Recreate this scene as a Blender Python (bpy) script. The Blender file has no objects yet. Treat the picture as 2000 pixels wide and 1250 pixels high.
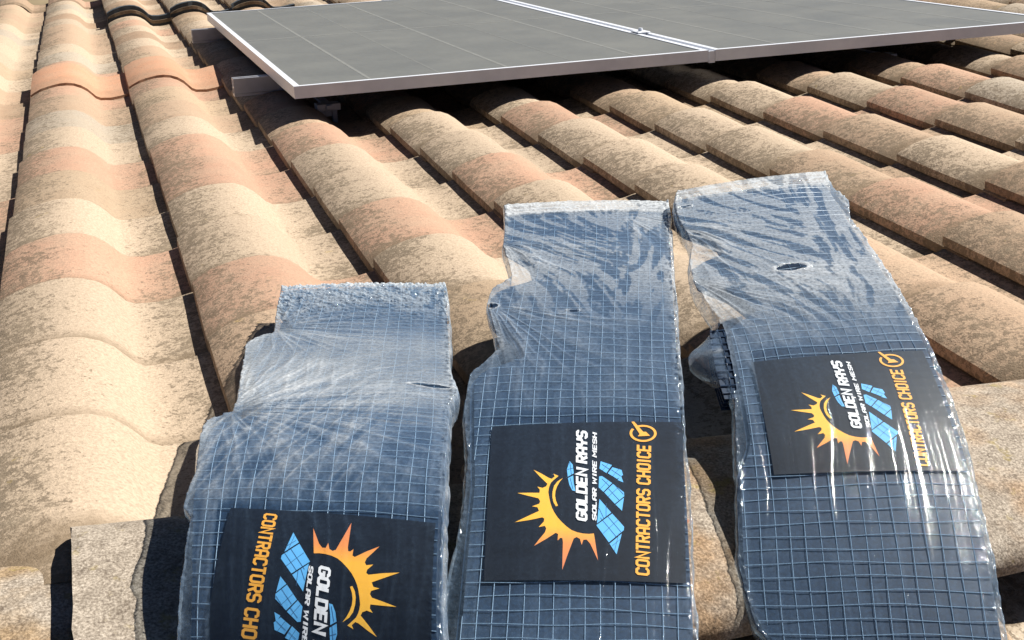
import bpy, bmesh, math, random
import numpy as np
from mathutils import Matrix, Vector, noise
from mathutils.geometry import tessellate_polygon

scene = bpy.context.scene
COL = scene.collection
random.seed(7)
R = math.radians

# ------------------------------------------------------------------ frame of the roof
TH = R(14.0)            # slope of the roof
TR = 1.075              # distance from the foot of the camera's perpendicular to the ridge apex
ZR = 5.6                # height of the ridge above the ground
HC = 0.629              # camera height above the tile plane
C, S_ = math.cos(TH), math.sin(TH)
# roof coordinates: s along the ridge, t down the far slope, h above the tile plane
RM = Matrix(((1, 0, 0, 0),
             (0, C, S_, -TR * C),
             (0, -S_, C, ZR + TR * S_),
             (0, 0, 0, 1)))
def W(s, t, h):
    return RM @ Vector((s, t, h))

# ------------------------------------------------------------------ camera
Xc = Vector((0.9520228, -0.13541559, 0.27443615))
Dc = Vector((-0.30291119, -0.28933241, 0.90803721))
Nc = Xc.cross(Dc).normalized()
Yc = Dc * C + Nc * S_
Zc = Nc * C - Dc * S_
cd = bpy.data.cameras.new('camera')
cam = bpy.data.objects.new('camera', cd)
COL.objects.link(cam)
scene.camera = cam
cd.sensor_width = 36.0
cd.lens = 2608.0 / 2000.0 * 36.0
cd.clip_start = 0.02
cd.clip_end = 500
right = Vector((Xc.x, Yc.x, Zc.x)); up = -Vector((Xc.y, Yc.y, Zc.y)); back = -Vector((Xc.z, Yc.z, Zc.z))
M = Matrix((right, up, back)).transposed().to_4x4()
M.translation = W(0, 0, HC)
cam.matrix_world = M

# ------------------------------------------------------------------ light
sun_roof = Vector((0.80, 0.0, 1.0)).normalized()
sun_w = (RM.to_3x3() @ sun_roof).normalized()
world = bpy.data.worlds.new('World'); scene.world = world; world.use_nodes = True
wn = world.node_tree.nodes; wl = world.node_tree.links
sky = wn.new('ShaderNodeTexSky'); sky.sky_type = 'NISHITA'; sky.sun_disc = False
sky.sun_elevation = math.asin(sun_w.z)
sky.altitude = 1500; sky.air_density = 0.35; sky.dust_density = 0.05; sky.ozone_density = 1.5
sky.sun_rotation = math.atan2(sun_w.x, sun_w.y)
bg = wn['Background']; bg.inputs[1].default_value = 0.05
wl.new(sky.outputs[0], bg.inputs[0])
sl = bpy.data.lights.new('sun', 'SUN'); sl.energy = 5.0; sl.angle = R(0.5); sl.color = (1.0, 0.94, 0.85)
so = bpy.data.objects.new('sun', sl); COL.objects.link(so)
so.rotation_euler = sun_w.to_track_quat('Z', 'Y').to_euler()
so.location = (3, 0, 12)
vs = scene.view_settings
scene.display_settings.display_device = 'sRGB'
vs.view_transform = 'Standard'; vs.look = 'None'; vs.gamma = 1.0; vs.exposure = 0.92
vs.use_curve_mapping = False

# ------------------------------------------------------------------ helpers
def link(name, me, mat=None, parent=None, mw=None):
    o = bpy.data.objects.new(name, me)
    COL.objects.link(o)
    if mat is not None and me is not None and not me.materials:
        for m in (mat if isinstance(mat, (list, tuple)) else [mat]):
            me.materials.append(m)
    if parent is not None:
        o.parent = parent
    if mw is not None:
        o.matrix_world = mw
    return o
def meshdata(name, V, F, smooth=False, uv=None):
    me = bpy.data.meshes.new(name)
    me.from_pydata([tuple(v) for v in V], [], F)
    me.update()
    if smooth:
        me.polygons.foreach_set('use_smooth', [True] * len(me.polygons))
    if uv is not None:
        l = me.uv_layers.new(name='UVMap')
        idx = np.empty(len(me.loops), dtype=np.int32); me.loops.foreach_get('vertex_index', idx)
        l.data.foreach_set('uv', np.asarray(uv, dtype=np.float32)[idx].ravel())
    return me
def boxes(name, bs, mat=None, parent=None, bev=0.0, mw=None):
    """one mesh of boxes (x0,x1,y0,y1,z0,z1)"""
    bm = bmesh.new()
    for b in bs:
        r = bmesh.ops.create_cube(bm, size=1.0)
        for v in r['verts']:
            v.co = Vector(((b[0] + b[1]) / 2 + v.co.x * (b[1] - b[0]), (b[2] + b[3]) / 2 + v.co.y * (b[3] - b[2]), (b[4] + b[5]) / 2 + v.co.z * (b[5] - b[4])))
    if bev:
        bmesh.ops.bevel(bm, geom=bm.edges[:], offset=bev, segments=1, affect='EDGES')
    me = bpy.data.meshes.new(name); bm.to_mesh(me); bm.free()
    return link(name, me, mat, parent, mw)
def empty(name, parent=None, mw=None):
    o = bpy.data.objects.new(name, None); COL.objects.link(o)
    o.empty_display_size = 0.1
    if parent: o.parent = parent
    if mw is not None: o.matrix_world = mw
    return o

# ------------------------------------------------------------------ materials
class Mat:
    def __init__(s, name):
        s.m = bpy.data.materials.new(name); s.m.use_nodes = True
        s.n = s.m.node_tree.nodes; s.l = s.m.node_tree.links
        s.p = s.n['Principled BSDF']; s.out = s.n['Material Output']
    def new(s, t, **k):
        x = s.n.new(t)
        for a, b in k.items(): setattr(x, a, b)
        return x
    def put(s, sock, v):
        if isinstance(v, bpy.types.NodeSocket): s.l.new(v, sock)
        else: sock.default_value = v
    def noise(s, vec, scale, detail=4, rough=0.55, lac=2.0, dist=0.0):
        x = s.new('ShaderNodeTexNoise'); s.put(x.inputs['Vector'], vec)
        x.inputs['Scale'].default_value = scale; x.inputs['Detail'].default_value = detail
        x.inputs['Roughness'].default_value = rough; x.inputs['Distortion'].default_value = dist
        return x.outputs['Fac']
    def ramp(s, fac, stops):
        x = s.new('ShaderNodeValToRGB'); s.put(x.inputs[0], fac)
        e = x.color_ramp.elements
        while len(e) < len(stops): e.new(0.5)
        for i, (p, c) in enumerate(stops):
            e[i].position = p; e[i].color = c if len(c) == 4 else (*c, 1)
        return x.outputs[0]
    def rng(s, v, a, b, c=0.0, d=1.0):
        x = s.new('ShaderNodeMapRange'); s.put(x.inputs[0], v)
        for i, q in enumerate((a, b, c, d)): s.put(x.inputs[i + 1], q)
        return x.outputs[0]
    def math(s, op, a, b=0.0):
        x = s.new('ShaderNodeMath', operation=op); s.put(x.inputs[0], a); s.put(x.inputs[1], b)
        return x.outputs[0]
    def mix(s, fac, a, b, mode='MIX'):
        x = s.new('ShaderNodeMix', data_type='RGBA', blend_type=mode)
        s.put(x.inputs[0], fac)
        for i, v in ((6, a), (7, b)):
            if isinstance(v, tuple) and len(v) == 3: v = (*v, 1)
            s.put(x.inputs[i], v)
        return x.outputs[2]
    def bump(s, h, strength, dist):
        x = s.new('ShaderNodeBump'); s.put(x.inputs['Height'], h)
        x.inputs['Strength'].default_value = strength; x.inputs['Distance'].default_value = dist
        return x.outputs[0]

def tile_material(name, use_attr):
    m = Mat(name)
    g = m.new('ShaderNodeNewGeometry'); pos = g.outputs['Position']
    if use_attr:
        a = m.new('ShaderNodeAttribute', attribute_name='tint'); base = a.outputs['Color']
    else:
        a = m.new('ShaderNodeObjectInfo'); base = a.outputs['Color']
    uv = m.new('ShaderNodeUVMap'); sep = m.new('ShaderNodeSeparateXYZ'); m.l.new(uv.outputs[0], sep.inputs[0])
    u, v = sep.outputs[0], sep.outputs[1]
    # lichen grows on the left of each roll and in the pan, the right flank is worn clean
    lich = m.ramp(u, [(0.0, (.78,) * 3), (0.20, (.66,) * 3), (0.34, (.34,) * 3), (0.46, (.06,) * 3), (0.66, (.05,) * 3), (0.76, (.38,) * 3), (0.90, (.60,) * 3), (1.0, (.74,) * 3)])
    big = m.noise(pos, 9.0, 3)
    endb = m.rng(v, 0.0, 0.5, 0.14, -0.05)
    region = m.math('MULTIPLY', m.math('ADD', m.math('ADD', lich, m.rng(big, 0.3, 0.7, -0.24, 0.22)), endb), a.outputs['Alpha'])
    spk = m.math('ADD', m.math('MULTIPLY', m.noise(pos, 85.0, 5, 0.7, dist=0.3), 0.6), m.math('MULTIPLY', m.noise(pos, 260.0, 4, 0.7), 0.4))
    thr = m.rng(region, 0.0, 1.0, 0.62, 0.43)
    d = m.math('SUBTRACT', spk, thr)
    mask = m.rng(d, -0.02, 0.03)
    base2 = m.mix(m.rng(m.noise(pos, 14.0, 4), 0.38, 0.66), base, m.mix(0.28, base, (0.43, 0.345, 0.25)))
    base3 = m.mix(m.rng(m.noise(pos, 230.0, 3, 0.6), 0.38, 0.68, 0.0, 0.55), base2, (0.21, 0.165, 0.12))
    lcol = m.ramp(m.noise(pos, 38.0, 4), [(0.30, (0.078, 0.060, 0.042)), (0.52, (0.135, 0.104, 0.072)), (0.72, (0.20, 0.162, 0.115))])
    col = m.mix(m.math('MULTIPLY', mask, 0.74), base3, lcol)
    film = m.math('MULTIPLY', m.rng(region, 0.35, 1.0), 0.22)
    col = m.mix(film, col, (0.20, 0.165, 0.11))
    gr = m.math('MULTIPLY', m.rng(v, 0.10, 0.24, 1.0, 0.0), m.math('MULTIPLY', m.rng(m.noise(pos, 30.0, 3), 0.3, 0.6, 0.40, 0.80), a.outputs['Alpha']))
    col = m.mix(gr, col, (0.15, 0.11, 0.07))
    yel = m.rng(m.noise(pos, 21.0, 5, 0.7), 0.665, 0.72)
    col = m.mix(m.math('MULTIPLY', yel, m.math('MULTIPLY', region, 0.7)), col, (0.33, 0.24, 0.05))
    m.l.new(col, m.p.inputs['Base Color'])
    m.p.inputs['Roughness'].default_value = 0.92
    m.p.inputs['Specular IOR Level'].default_value = 0.2
    hgt = m.math('ADD', spk, m.math('MULTIPLY', m.noise(pos, 420, 3), 0.5))
    m.l.new(m.bump(hgt, 0.7, 0.0028), m.p.inputs['Normal'])
    return m.m
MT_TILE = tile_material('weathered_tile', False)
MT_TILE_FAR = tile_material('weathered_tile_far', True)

def cap_material():
    m = Mat('speckled_ridge_tile')
    g = m.new('ShaderNodeNewGeometry'); pos = g.outputs['Position']
    oi = m.new('ShaderNodeObjectInfo')
    fine = m.math('ADD', m.math('MULTIPLY', m.noise(pos, 400.0, 3, 0.6), .7), m.math('MULTIPLY', m.noise(pos, 45.0, 4, 0.6), .3))
    base = m.ramp(fine, [(0.34, (0.13, 0.105, 0.082)), (0.48, (0.25, 0.215, 0.175)), (0.60, (0.40, 0.35, 0.29)), (0.72, (0.54, 0.49, 0.42))])
    warm = m.mix(m.rng(m.noise(pos, 16, 4), 0.40, 0.62, 0, 0.75), base, oi.outputs['Color'], 'MULTIPLY')
    yel = m.rng(m.noise(pos, 34.0, 4, 0.65), 0.60, 0.68, 0, 0.55)
    col = m.mix(yel, warm, (0.26, 0.205, 0.06))
    dk = m.rng(m.noise(pos, 130, 3, 0.6), 0.60, 0.68, 0, 0.6)
    col = m.mix(dk, col, (0.09, 0.07, 0.055))
    rust = m.rng(m.noise(pos, 22, 2, 0.5), 0.74, 0.77, 0, 0.8)
    col = m.mix(rust, col, (0.40, 0.14, 0.05))
    m.l.new(col, m.p.inputs['Base Color']); m.p.inputs['Roughness'].default_value = 0.95
    m.p.inputs['Specular IOR Level'].default_value = 0.2
    m.l.new(m.bump(m.math('ADD', fine, m.noise(pos, 60, 3)), 0.6, 0.002), m.p.inputs['Normal'])
    return m.m
MT_CAP = cap_material()

def simple(name, col, rough=0.5, metal=0.0, nscale=0, namp=0.0, spec=0.5, bump=0.0):
    m = Mat(name)
    m.p.inputs['Roughness'].default_value = rough; m.p.inputs['Metallic'].default_value = metal
    m.p.inputs['Specular IOR Level'].default_value = spec
    if nscale:
        tc = m.new('ShaderNodeNewGeometry')
        n = m.noise(tc.outputs['Position'], nscale, 4)
        f = m.rng(n, 0.25, 0.75, 1 - namp, 1 + namp)
        mm = m.new('ShaderNodeVectorMath', operation='SCALE'); mm.inputs[0].default_value = col; m.l.new(f, mm.inputs['Scale'])
        m.l.new(mm.outputs[0], m.p.inputs['Base Color'])
        if bump: m.l.new(m.bump(n, 0.5, bump), m.p.inputs['Normal'])
    else:
        m.p.inputs['Base Color'].default_value = (*col, 1)
    return m.m
MT_DECK = simple('dark_roof_membrane', (0.035, 0.045, 0.055), 0.7, 0, 20, 0.3)
MT_MORTAR = simple('mortar', (0.13, 0.10, 0.08), 0.95, 0, 60, 0.4, 0.2, 0.004)
MT_ALU = simple('aluminium_frame', (0.62, 0.655, 0.72), 0.42, 0.15, 30, 0.06)
MT_RAIL = simple('rail_aluminium', (0.45, 0.46, 0.50), 0.4, 0.6, 30, 0.1)
MT_BACK = simple('panel_backsheet', (0.05, 0.05, 0.06), 0.6)
MT_WALL = simple('rendered_wall', (0.45, 0.38, 0.28), 0.9, 0, 6, 0.15, 0.2)
MT_GROUND = simple('dry_ground', (0.20, 0.16, 0.10), 0.95, 0, 1.5, 0.3, 0.2)

def glass_material():
    m = Mat('dusty_panel_glass')
    g = m.new('ShaderNodeNewGeometry'); pos = g.outputs['Position']
    n = m.noise(pos, 5.0, 5, 0.6); n2 = m.noise(pos, 60.0, 4, 0.7)
    f = m.math('ADD', m.rng(n, 0.3, 0.7, 0.0, 0.6), m.rng(n2, 0.3, 0.7, 0, 0.4))
    m.l.new(m.mix(f, (0.095, 0.100, 0.097), (0.135, 0.140, 0.133)), m.p.inputs['Base Color'])
    m.l.new(m.rng(n, 0.3, 0.7, 0.42, 0.6), m.p.inputs['Roughness'])
    m.p.inputs['Specular IOR Level'].default_value = 0.4
    return m.m
MT_GLASS = glass_material()
MT_CELLGAP = simple('cell_gap', (0.17, 0.175, 0.165), 0.5, 0, 40, 0.12)

MT_STACK = simple('sky_tinted_mesh_stack', (0.008, 0.024, 0.055), 0.5, 0, 300, 0.5, 0.4)  # mesh itself is black; the blue paints in the sky reflected by the film
MT_WIRE = simple('coated_wire', (0.20, 0.30, 0.42), 0.32, 0.0, 900, 0.5, 0.7)  # wires are black; pale blue-grey paints the film highlights along them
MT_WIREDARK = simple('dark_coated_wire', (0.010, 0.032, 0.075), 0.35, 0.0, 0, 0, 0.6)
MT_LABEL = simple('black_label_card', (0.005, 0.007, 0.012), 0.42, 0, 90, 0.35, 0.4)
MT_WHITE = simple('white_print', (0.80, 0.80, 0.82), 0.5)
MT_AMBER = simple('amber_print', (0.86, 0.40, 0.045), 0.5)
MT_BLUE = simple('light_blue_print', (0.13, 0.46, 0.84), 0.5)
MT_NAVY = simple('navy_print', (0.03, 0.09, 0.20), 0.5)
def sunprint():
    m = Mat('sun_print')
    uv = m.new('ShaderNodeUVMap'); sep = m.new('ShaderNodeSeparateXYZ'); m.l.new(uv.outputs[0], sep.inputs[0])
    m.l.new(m.ramp(sep.outputs[0], [(0.03, (0.70, 0.20, 0.09)), (0.20, (0.80, 0.27, 0.07)), (0.30, (0.93, 0.46, 0.04)), (0.62, (0.93, 0.50, 0.05)), (0.72, (0.88, 0.38, 0.06))]), m.p.inputs['Base Color'])
    m.p.inputs['Roughness'].default_value = 0.5
    return m.m
MT_SUN = sunprint()

def film_material():
    m = Mat('clear_shrink_film')
    g = m.new('ShaderNodeNewGeometry'); pos = g.outputs['Position']
    a = m.new('ShaderNodeAttribute', attribute_name='haze')
    n1 = m.noise(pos, 300, 4, 0.65); n2 = m.noise(pos, 900, 3, 0.6)
    bmp = m.bump(m.math('ADD', n1, m.math('MULTIPLY', n2, 0.35)), 0.35, 0.0010)
    tr = m.new('ShaderNodeBsdfTransparent'); tr.inputs[0].default_value = (0.93, 0.96, 0.98, 1)
    gl = m.new('ShaderNodeBsdfGlossy'); gl.inputs['Roughness'].default_value = 0.07
    gl.inputs['Color'].default_value = (0.92, 0.96, 1.0, 1)
    m.l.new(bmp, gl.inputs['Normal'])
    fr = m.new('ShaderNodeFresnel'); m.l.new(m.rng(g.outputs['Backfacing'], 0.0, 1.0, 1.5, 1 / 1.5), fr.inputs[0]); m.l.new(bmp, fr.inputs['Normal'])
    f = m.math('MULTIPLY', fr.outputs[0], 1.15)
    mx = m.new('ShaderNodeMixShader'); m.l.new(f, mx.inputs[0]); m.l.new(tr.outputs[0], mx.inputs[1]); m.l.new(gl.outputs[0], mx.inputs[2])
    df = m.new('ShaderNodeBsdfDiffuse'); m.l.new(m.ramp(a.outputs['Fac'], [(0.08, (0.25, 0.41, 0.64)), (0.40, (0.43, 0.50, 0.58)), (0.7, (0.56, 0.60, 0.64))]), df.inputs[0])  # bluish tint puts the sky's reflection into the haze colour
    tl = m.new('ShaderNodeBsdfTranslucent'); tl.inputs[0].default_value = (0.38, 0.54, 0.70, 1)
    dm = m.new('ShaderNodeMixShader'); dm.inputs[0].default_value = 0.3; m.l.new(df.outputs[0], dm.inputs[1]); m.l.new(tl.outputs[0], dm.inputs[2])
    hz = m.math('MULTIPLY', a.outputs['Fac'], m.rng(n1, 0.3, 0.7, 0.55, 1.45))
    m2 = m.new('ShaderNodeMixShader'); m.l.new(hz, m2.inputs[0]); m.l.new(mx.outputs[0], m2.inputs[1]); m.l.new(dm.outputs[0], m2.inputs[2])
    m.l.new(m2.outputs[0], m.out.inputs[0]); m.n.remove(m.p)
    return m.m
MT_FILM = film_material()

# ------------------------------------------------------------------ ground, house walls, roof deck
gme = meshdata('ground', [(-250, -250, 0), (250, -250, 0), (250, 250, 0), (-250, 250, 0)], [(0, 1, 2, 3)])
gr = link('ground', gme, MT_GROUND); gr['kind'] = 'structure'
TE = 8.75               # eaves, in t
LX0, LX1 = -6.5, 9.5
ye = W(0, TE, 0)
roof = empty('roof', mw=Matrix.Translation((0, 0, ZR))); roof['kind'] = 'structure'
bpy.context.view_layer.update()
def rchild(o):
    mw = o.matrix_world.copy(); o.parent = roof; o.matrix_parent_inverse = roof_inv; o.matrix_world = mw
roof_inv = Matrix.Translation((0, 0, -ZR))
def put(o, mw):
    o.parent = roof; o.matrix_parent_inverse = roof_inv; o.matrix_basis = mw
hw = TE * C - TR * C - 0.25
house = boxes('house_wall', [(LX0 + .2, LX1 - .2, -hw, hw, 0, ZR - (hw) * math.tan(TH) - 0.16)], MT_WALL)
house['label'] = 'beige rendered house wall under the tiled roof'; house['category'] = 'wall'
deck = boxes('deck', [(LX0, LX1, TR, TE - .03, -0.10, -0.035)], MT_DECK); put(deck, RM)
RM2 = Matrix.Translation((0, 0, 0)) @ Matrix.Rotation(math.pi, 4, 'Z') @ RM   # the camera-side slope
deckb = boxes('deck', [(LX0 - 3, LX1 - 3, TR, TE - .03, -0.10, -0.035)], MT_DECK); put(deckb, RM2)

# ------------------------------------------------------------------ tiles
PITCH, EXPO = 0.2905, 0.2925
S0, T0 = 0.1030, 2.066
PROF = [(0.0, .0165), (.0012, .0270), (.012, .0338), (.034, .0440), (.062, .0515), (.088, .0555), (.110, .0562), (.132, .0530), (.152, .0450), (.169, .0330), (.182, .0195), (.192, .0085), (.205, .0015), (.236, .000), (.264, .003), (.290, .0085), (.304, .0098)]
def tile_geo(seed, L=EXPO + 0.065, th=0.0145, ny=3):
    rnd = random.Random(seed)
    V, UV, F = [], [], []
    n = len(PROF)
    ys = [-L + L * i / (ny) for i in range(ny + 1)]
    jit = [[rnd.uniform(-.0016, .0016) for _ in range(n)] for _ in ys]
    yj = [[(rnd.uniform(-.003, .002) if k in (0, ny) else 0) for _ in range(n)] for k in range(ny + 1)]
    for side in (0, 1):
        for k, y in enumerate(ys):
            lift = 0.0205 * (1 + y / 0.358)
            for i, (x, z) in enumerate(PROF):
                zz = z + lift + (0 if i in (0, 1) else jit[k][i] * .35)
                dx = 0
                if side:
                    zz -= (.0048 if i < 2 else .008 if i == 2 else th) if th < .02 else th
                    dx = 0.001 if i == 0 else 0
                V.append((x + dx + (jit[k][0] * .8 if i < 2 else 0), y + yj[k][i], zz)); UV.append((x / PITCH, 1 + y / EXPO))
    m = n * (ny + 1)
    for k in range(ny):
        for i in range(n - 1):
            a = k * n + i
            F.append((a, a + 1, a + n + 1, a + n))
            F.append((m + a, m + a + n, m + a + n + 1, m + a + 1))
    for k in range(ny):
        a = k * n; F.append((a, a + n, m + a + n, m + a))
        b = k * n + n - 1; F.append((b, m + b, m + b + n, b + n))
    for i in range(n - 1):
        F.append((i, m + i, m + i + 1, i + 1))
        a = ny * n + i; F.append((a, a + 1, m + a + 1, m + a))
    return V, UV, F
def tile_mesh(seed, **k):
    V, UV, F = tile_geo(seed, **k)
    me = meshdata('roof_tile', V, F, uv=UV)
    n = len(PROF); ntop = (n - 1) * 3 * 2
    sm = [i < ntop for i in range(len(F))]
    me.polygons.foreach_set('use_smooth', sm)
    me.materials.append(MT_TILE)
    # split shading between top and side faces
    for e in me.edges: pass
    return me
variants = [tile_mesh(i) for i in range(6)]
variants.append(tile_mesh(9, th=0.034))
for me in variants:
    bm = bmesh.new(); bm.from_mesh(me)
    for e in bm.edges:
        if len(e.link_faces) == 2 and e.calc_face_angle(0) > R(36): e.smooth = False
    bm.to_mesh(me); bm.free()

CREAM = (0.64, 0.51, 0.38); TAN = (0.53, 0.395, 0.27); GREYC = (0.54, 0.47, 0.38)
PEACH = (0.58, 0.41, 0.285); PINK = (0.60, 0.365, 0.255); ORANGE = (0.68, 0.36, 0.22); BROWN = (0.44, 0.30, 0.20)
FIX = {(-1, 1): PINK, (-1, 4): PINK, (-1, 9): ORANGE, (-1, 7): PEACH, (0, 0): PINK, (0, -1): PEACH, (0, 3): PINK, (0, 4): PINK, (0, 6): PEACH, (0, 9): ORANGE,
       (1, 4): PINK, (1, 1): PINK, (1, 0): CREAM, (1, 2): CREAM, (1, 3): CREAM, (2, 2): PINK, (2, 3): CREAM, (2, 4): CREAM, (2, 1): CREAM, (2, 0): CREAM, (3, 4): PINK, (3, 3): CREAM, (3, 2): CREAM, (3, 1): CREAM,
       (3, 0): CREAM, (3, -1): PEACH, (3, -2): PEACH, (4, 4): TAN, (4, 3): CREAM, (4, 2): CREAM, (4, 1): PEACH, (4, 0): PINK, (4, -1): PEACH,
       (5, 4): CREAM, (5, 3): PINK, (5, 2): PEACH, (5, 1): CREAM, (5, 0): BROWN, (6, 4): CREAM, (6, 3): PINK, (6, 2): PEACH, (7, 4): PINK, (7, 3): GREYC,
       (-1, 0): CREAM, (-1, -1): CREAM, (-1, -2): CREAM, (-1, 2): CREAM, (-1, 3): TAN, (-1, 5): CREAM, (-1, 6): GREYC, (0, 1): CREAM, (0, 2): CREAM, (0, 5): CREAM, (0, 7): TAN}
MISSING = {(-1, 21), (-2, 21)}
SW, SH = 2000, 1250
def project(s, t, h):
    P = Xc * s + Dc * t + Nc * (h - HC)
    if P.z < 0.05: return None
    return 1000 + 2608 * P.x / P.z, 625 + 2608 * P.y / P.z, P.z
rnd = random.Random(11)
cand = []
kmax = int((TE - T0) / EXPO)
for j in range(-12, 28):
    for k in range(-2, kmax + 1):
        if (j, k) in MISSING: continue
        s, t = S0 + PITCH * j, T0 + EXPO * k
        c = FIX.get((j, k))
        r = rnd.random()
        if c is None:
            c = CREAM if r < .40 else TAN if r < .58 else PEACH if r < .76 else PINK if r < .84 else GREYC if r < .95 else BROWN
        f = rnd.uniform(.90, 1.08)
        c = tuple(q * f * .70 for q in c)
        px = project(s + .15, t - .15, .03)
        vis = px is not None and -260 < px[0] < 2260 and -60 < px[1] < 1500
        under = 0.6 < s < 2.6 and 3.7 < t < 5.6      # hidden by the panels
        cand.append((-(px[2] if px else 99) if vis and not under else -1000 - t, j, k, s, t, c, rnd.uniform(-.004, .004), rnd.uniform(-.0035, .0035), rnd.uniform(-.35, .35), rnd.randrange(6)))
cand.sort(reverse=True)
first = {}
NIND = 262
for q in cand[:NIND]:
    _, j, k, s, t, c, ds, dt, rz, vi = q
    o = bpy.data.objects.new('roof_tile', variants[6 if (j, k) in ((-1, 9), (0, 9)) else vi]); COL.objects.link(o)
    lift = 0.0
    if (j, k) in ((-1, 9), (0, 9)): lift, vi = 0.040, 6
    if k >= 17 and j in (0, 1, 2): lift = 0.075
    put(o, RM @ Matrix.Translation((s + ds * .7, t + dt, lift * .6 + (vi - 2.5) * .0005)) @ Matrix.Rotation(R(rz), 4, 'Z'))
    o.color = (*c, 0.3 if (j, k) in ((-1, 9), (0, 9)) else 1)
# the tiles too far or hidden to tell apart: one part
def joined(name, items, mat, mw):
    base = [tile_geo(i, ny=1) for i in range(4)]
    Va, Fa, Ua, Ca = [], [], [], []
    for (_, j, k, s, t, c, ds, dt, rz, vi) in items:
        V, UV, F = base[vi % 4]; o = len(Va)
        up_ = .045 if k >= 17 and j in (0, 1, 2) and mat is MT_TILE_FAR and mw is RM else 0
        Va += [(x + s + ds, y + t + dt, z + up_) for x, y, z in V]; Ua += UV; Ca += [(*c, 1)] * len(V)
        Fa += [tuple(i + o for i in f) for f in F]
    me = meshdata(name, Va, Fa, uv=Ua)
    at = me.attributes.new('tint', 'FLOAT_COLOR', 'POINT'); at.data.foreach_set('color', np.asarray(Ca, dtype=np.float32).ravel())
    me.materials.append(mat)
    o = bpy.data.objects.new(name, me); COL.objects.link(o); put(o, mw); o['kind'] = 'stuff'
    return o
joined('far_tiles', cand[NIND:], MT_TILE_FAR, RM)
# dark strips added as the shade in the gap under the raised tile row
for j in (0, 1, 2):
    V, UV, F = tile_geo(50 + j, L=0.03, th=0.075, ny=1)
    me = meshdata('gap_shade_strip', V, F); me.materials.append(MT_DECK)
    o = bpy.data.objects.new('gap_shade_strip', me); COL.objects.link(o)
    put(o, RM @ Matrix.Translation((S0 + PITCH * j, T0 + EXPO * 16 - .028, .045)))
# camera-side slope
near = []
for j in range(-12, 22):
    for k in range(-2, 4):
        r = rnd.random(); c = CREAM if r < .4 else TAN if r < .6 else PEACH if r < .8 else GREYC
        near.append((0, j, k, -1.9 + PITCH * j, T0 + EXPO * k, c, 0, 0, 0, rnd.randrange(6)))
near.sort(key=lambda q: (q[2], abs(-q[3] - .8)))
for q in near[:26]:
    _, j, k, s, t, c, ds, dt, rz, vi = q
    o = bpy.data.objects.new('roof_tile', variants[vi]); COL.objects.link(o)
    put(o, RM2 @ Matrix.Translation((s, t, 0))); o.color = (*c, 1)
joined('far_tiles', near[26:], MT_TILE_FAR, RM2)

# ------------------------------------------------------------------ ridge tiles
def cap_mesh(seed):
    r_ = random.Random(seed)
    n, ny, Lc, th = 22, 6, 0.43, 0.016
    V, F = [], []
    for side in (0, 1):
        for k in range(ny + 1):
            x = Lc * k / ny
            big = 1.0 - 0.10 * k / ny
            lift = 0.018 * (1 - k / ny)
            w, hh = 0.140 * big, 0.046 * big
            for i in range(n + 1):
                a = math.pi * (i / n)
                ca, sa = math.cos(a), math.sin(a)
                rr = 1 - (th / 0.13 if side else 0)
                y = -w * rr * (abs(ca) ** 0.85) * (1 if ca > 0 else -1)
                z = (hh - (th if side else 0)) * (sa ** 0.75 if sa > 1e-6 else 0) + lift
                xx = x
                if k in (0, ny): xx += 0.004 * noise.noise(Vector((i * .55, seed * 3.1, k)))
                bmpz = 0.0016 * noise.noise(Vector((x * 18, y * 18, seed)))
                V.append((xx, y, z + bmpz))
    m = (n + 1) * (ny + 1)
    for k in range(ny):
        for i in range(n):
            a = k * (n + 1) + i
            F.append((a, a + n + 1, a + n + 2, a + 1)); F.append((m + a, m + a + 1, m + a + n + 2, m + a + n + 1))
        a = k * (n + 1); F.append((a, m + a, m + a + n + 1, a + n + 1))
        b = a + n; F.append((b, b + n + 1, m + b + n + 1, m + b))
    for i in range(n):
        F.append((i, i + 1, m + i + 1, m + i))
        a = ny * (n + 1) + i; F.append((a, m + a, m + a + 1, a + 1))
    me = meshdata('ridge_tile', V, F, smooth=True)
    bm = bmesh.new(); bm.from_mesh(me); bmesh.ops.recalc_face_normals(bm, faces=bm.faces[:])
    for e in bm.edges:
        if len(e.link_faces) == 2 and e.calc_face_angle(0) > R(45): e.smooth = False
    bm.to_mesh(me); bm.free()
    me.materials.append(MT_CAP)
    return me
capm = [cap_mesh(i) for i in range(4)]
CAPW = W(0, TR, 0).z
capc = [(0.85, 0.66, 0.42), (0.90, 0.90, 0.90), (0.85, 0.62, 0.40), (1.0, 0.80, 0.62), (1.0, 0.86, 0.72), (1.0, 0.84, 0.70)]
for i in range(-7, 19):
    x = -0.075 + 0.373 * (i - 1)
    o = bpy.data.objects.new('ridge_tile', capm[i % 4]); COL.objects.link(o)
    dz = {0: -.008}.get(i, 0)
    put(o, Matrix.Translation((x, -0.012 + 0.003 * math.sin(i * 2.1), CAPW + 0.010 + dz)) @ Matrix.Rotation(R(0.5 * math.sin(i * 5)), 4, 'Z'))
    o.color = (*capc[i % 6], 1)
mo = boxes('mortar_bed', [(LX0 + .1, LX1 - .1, -.085, .085, CAPW - .12, CAPW + .028)], MT_MORTAR); put(mo, Matrix.Identity(4))

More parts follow.
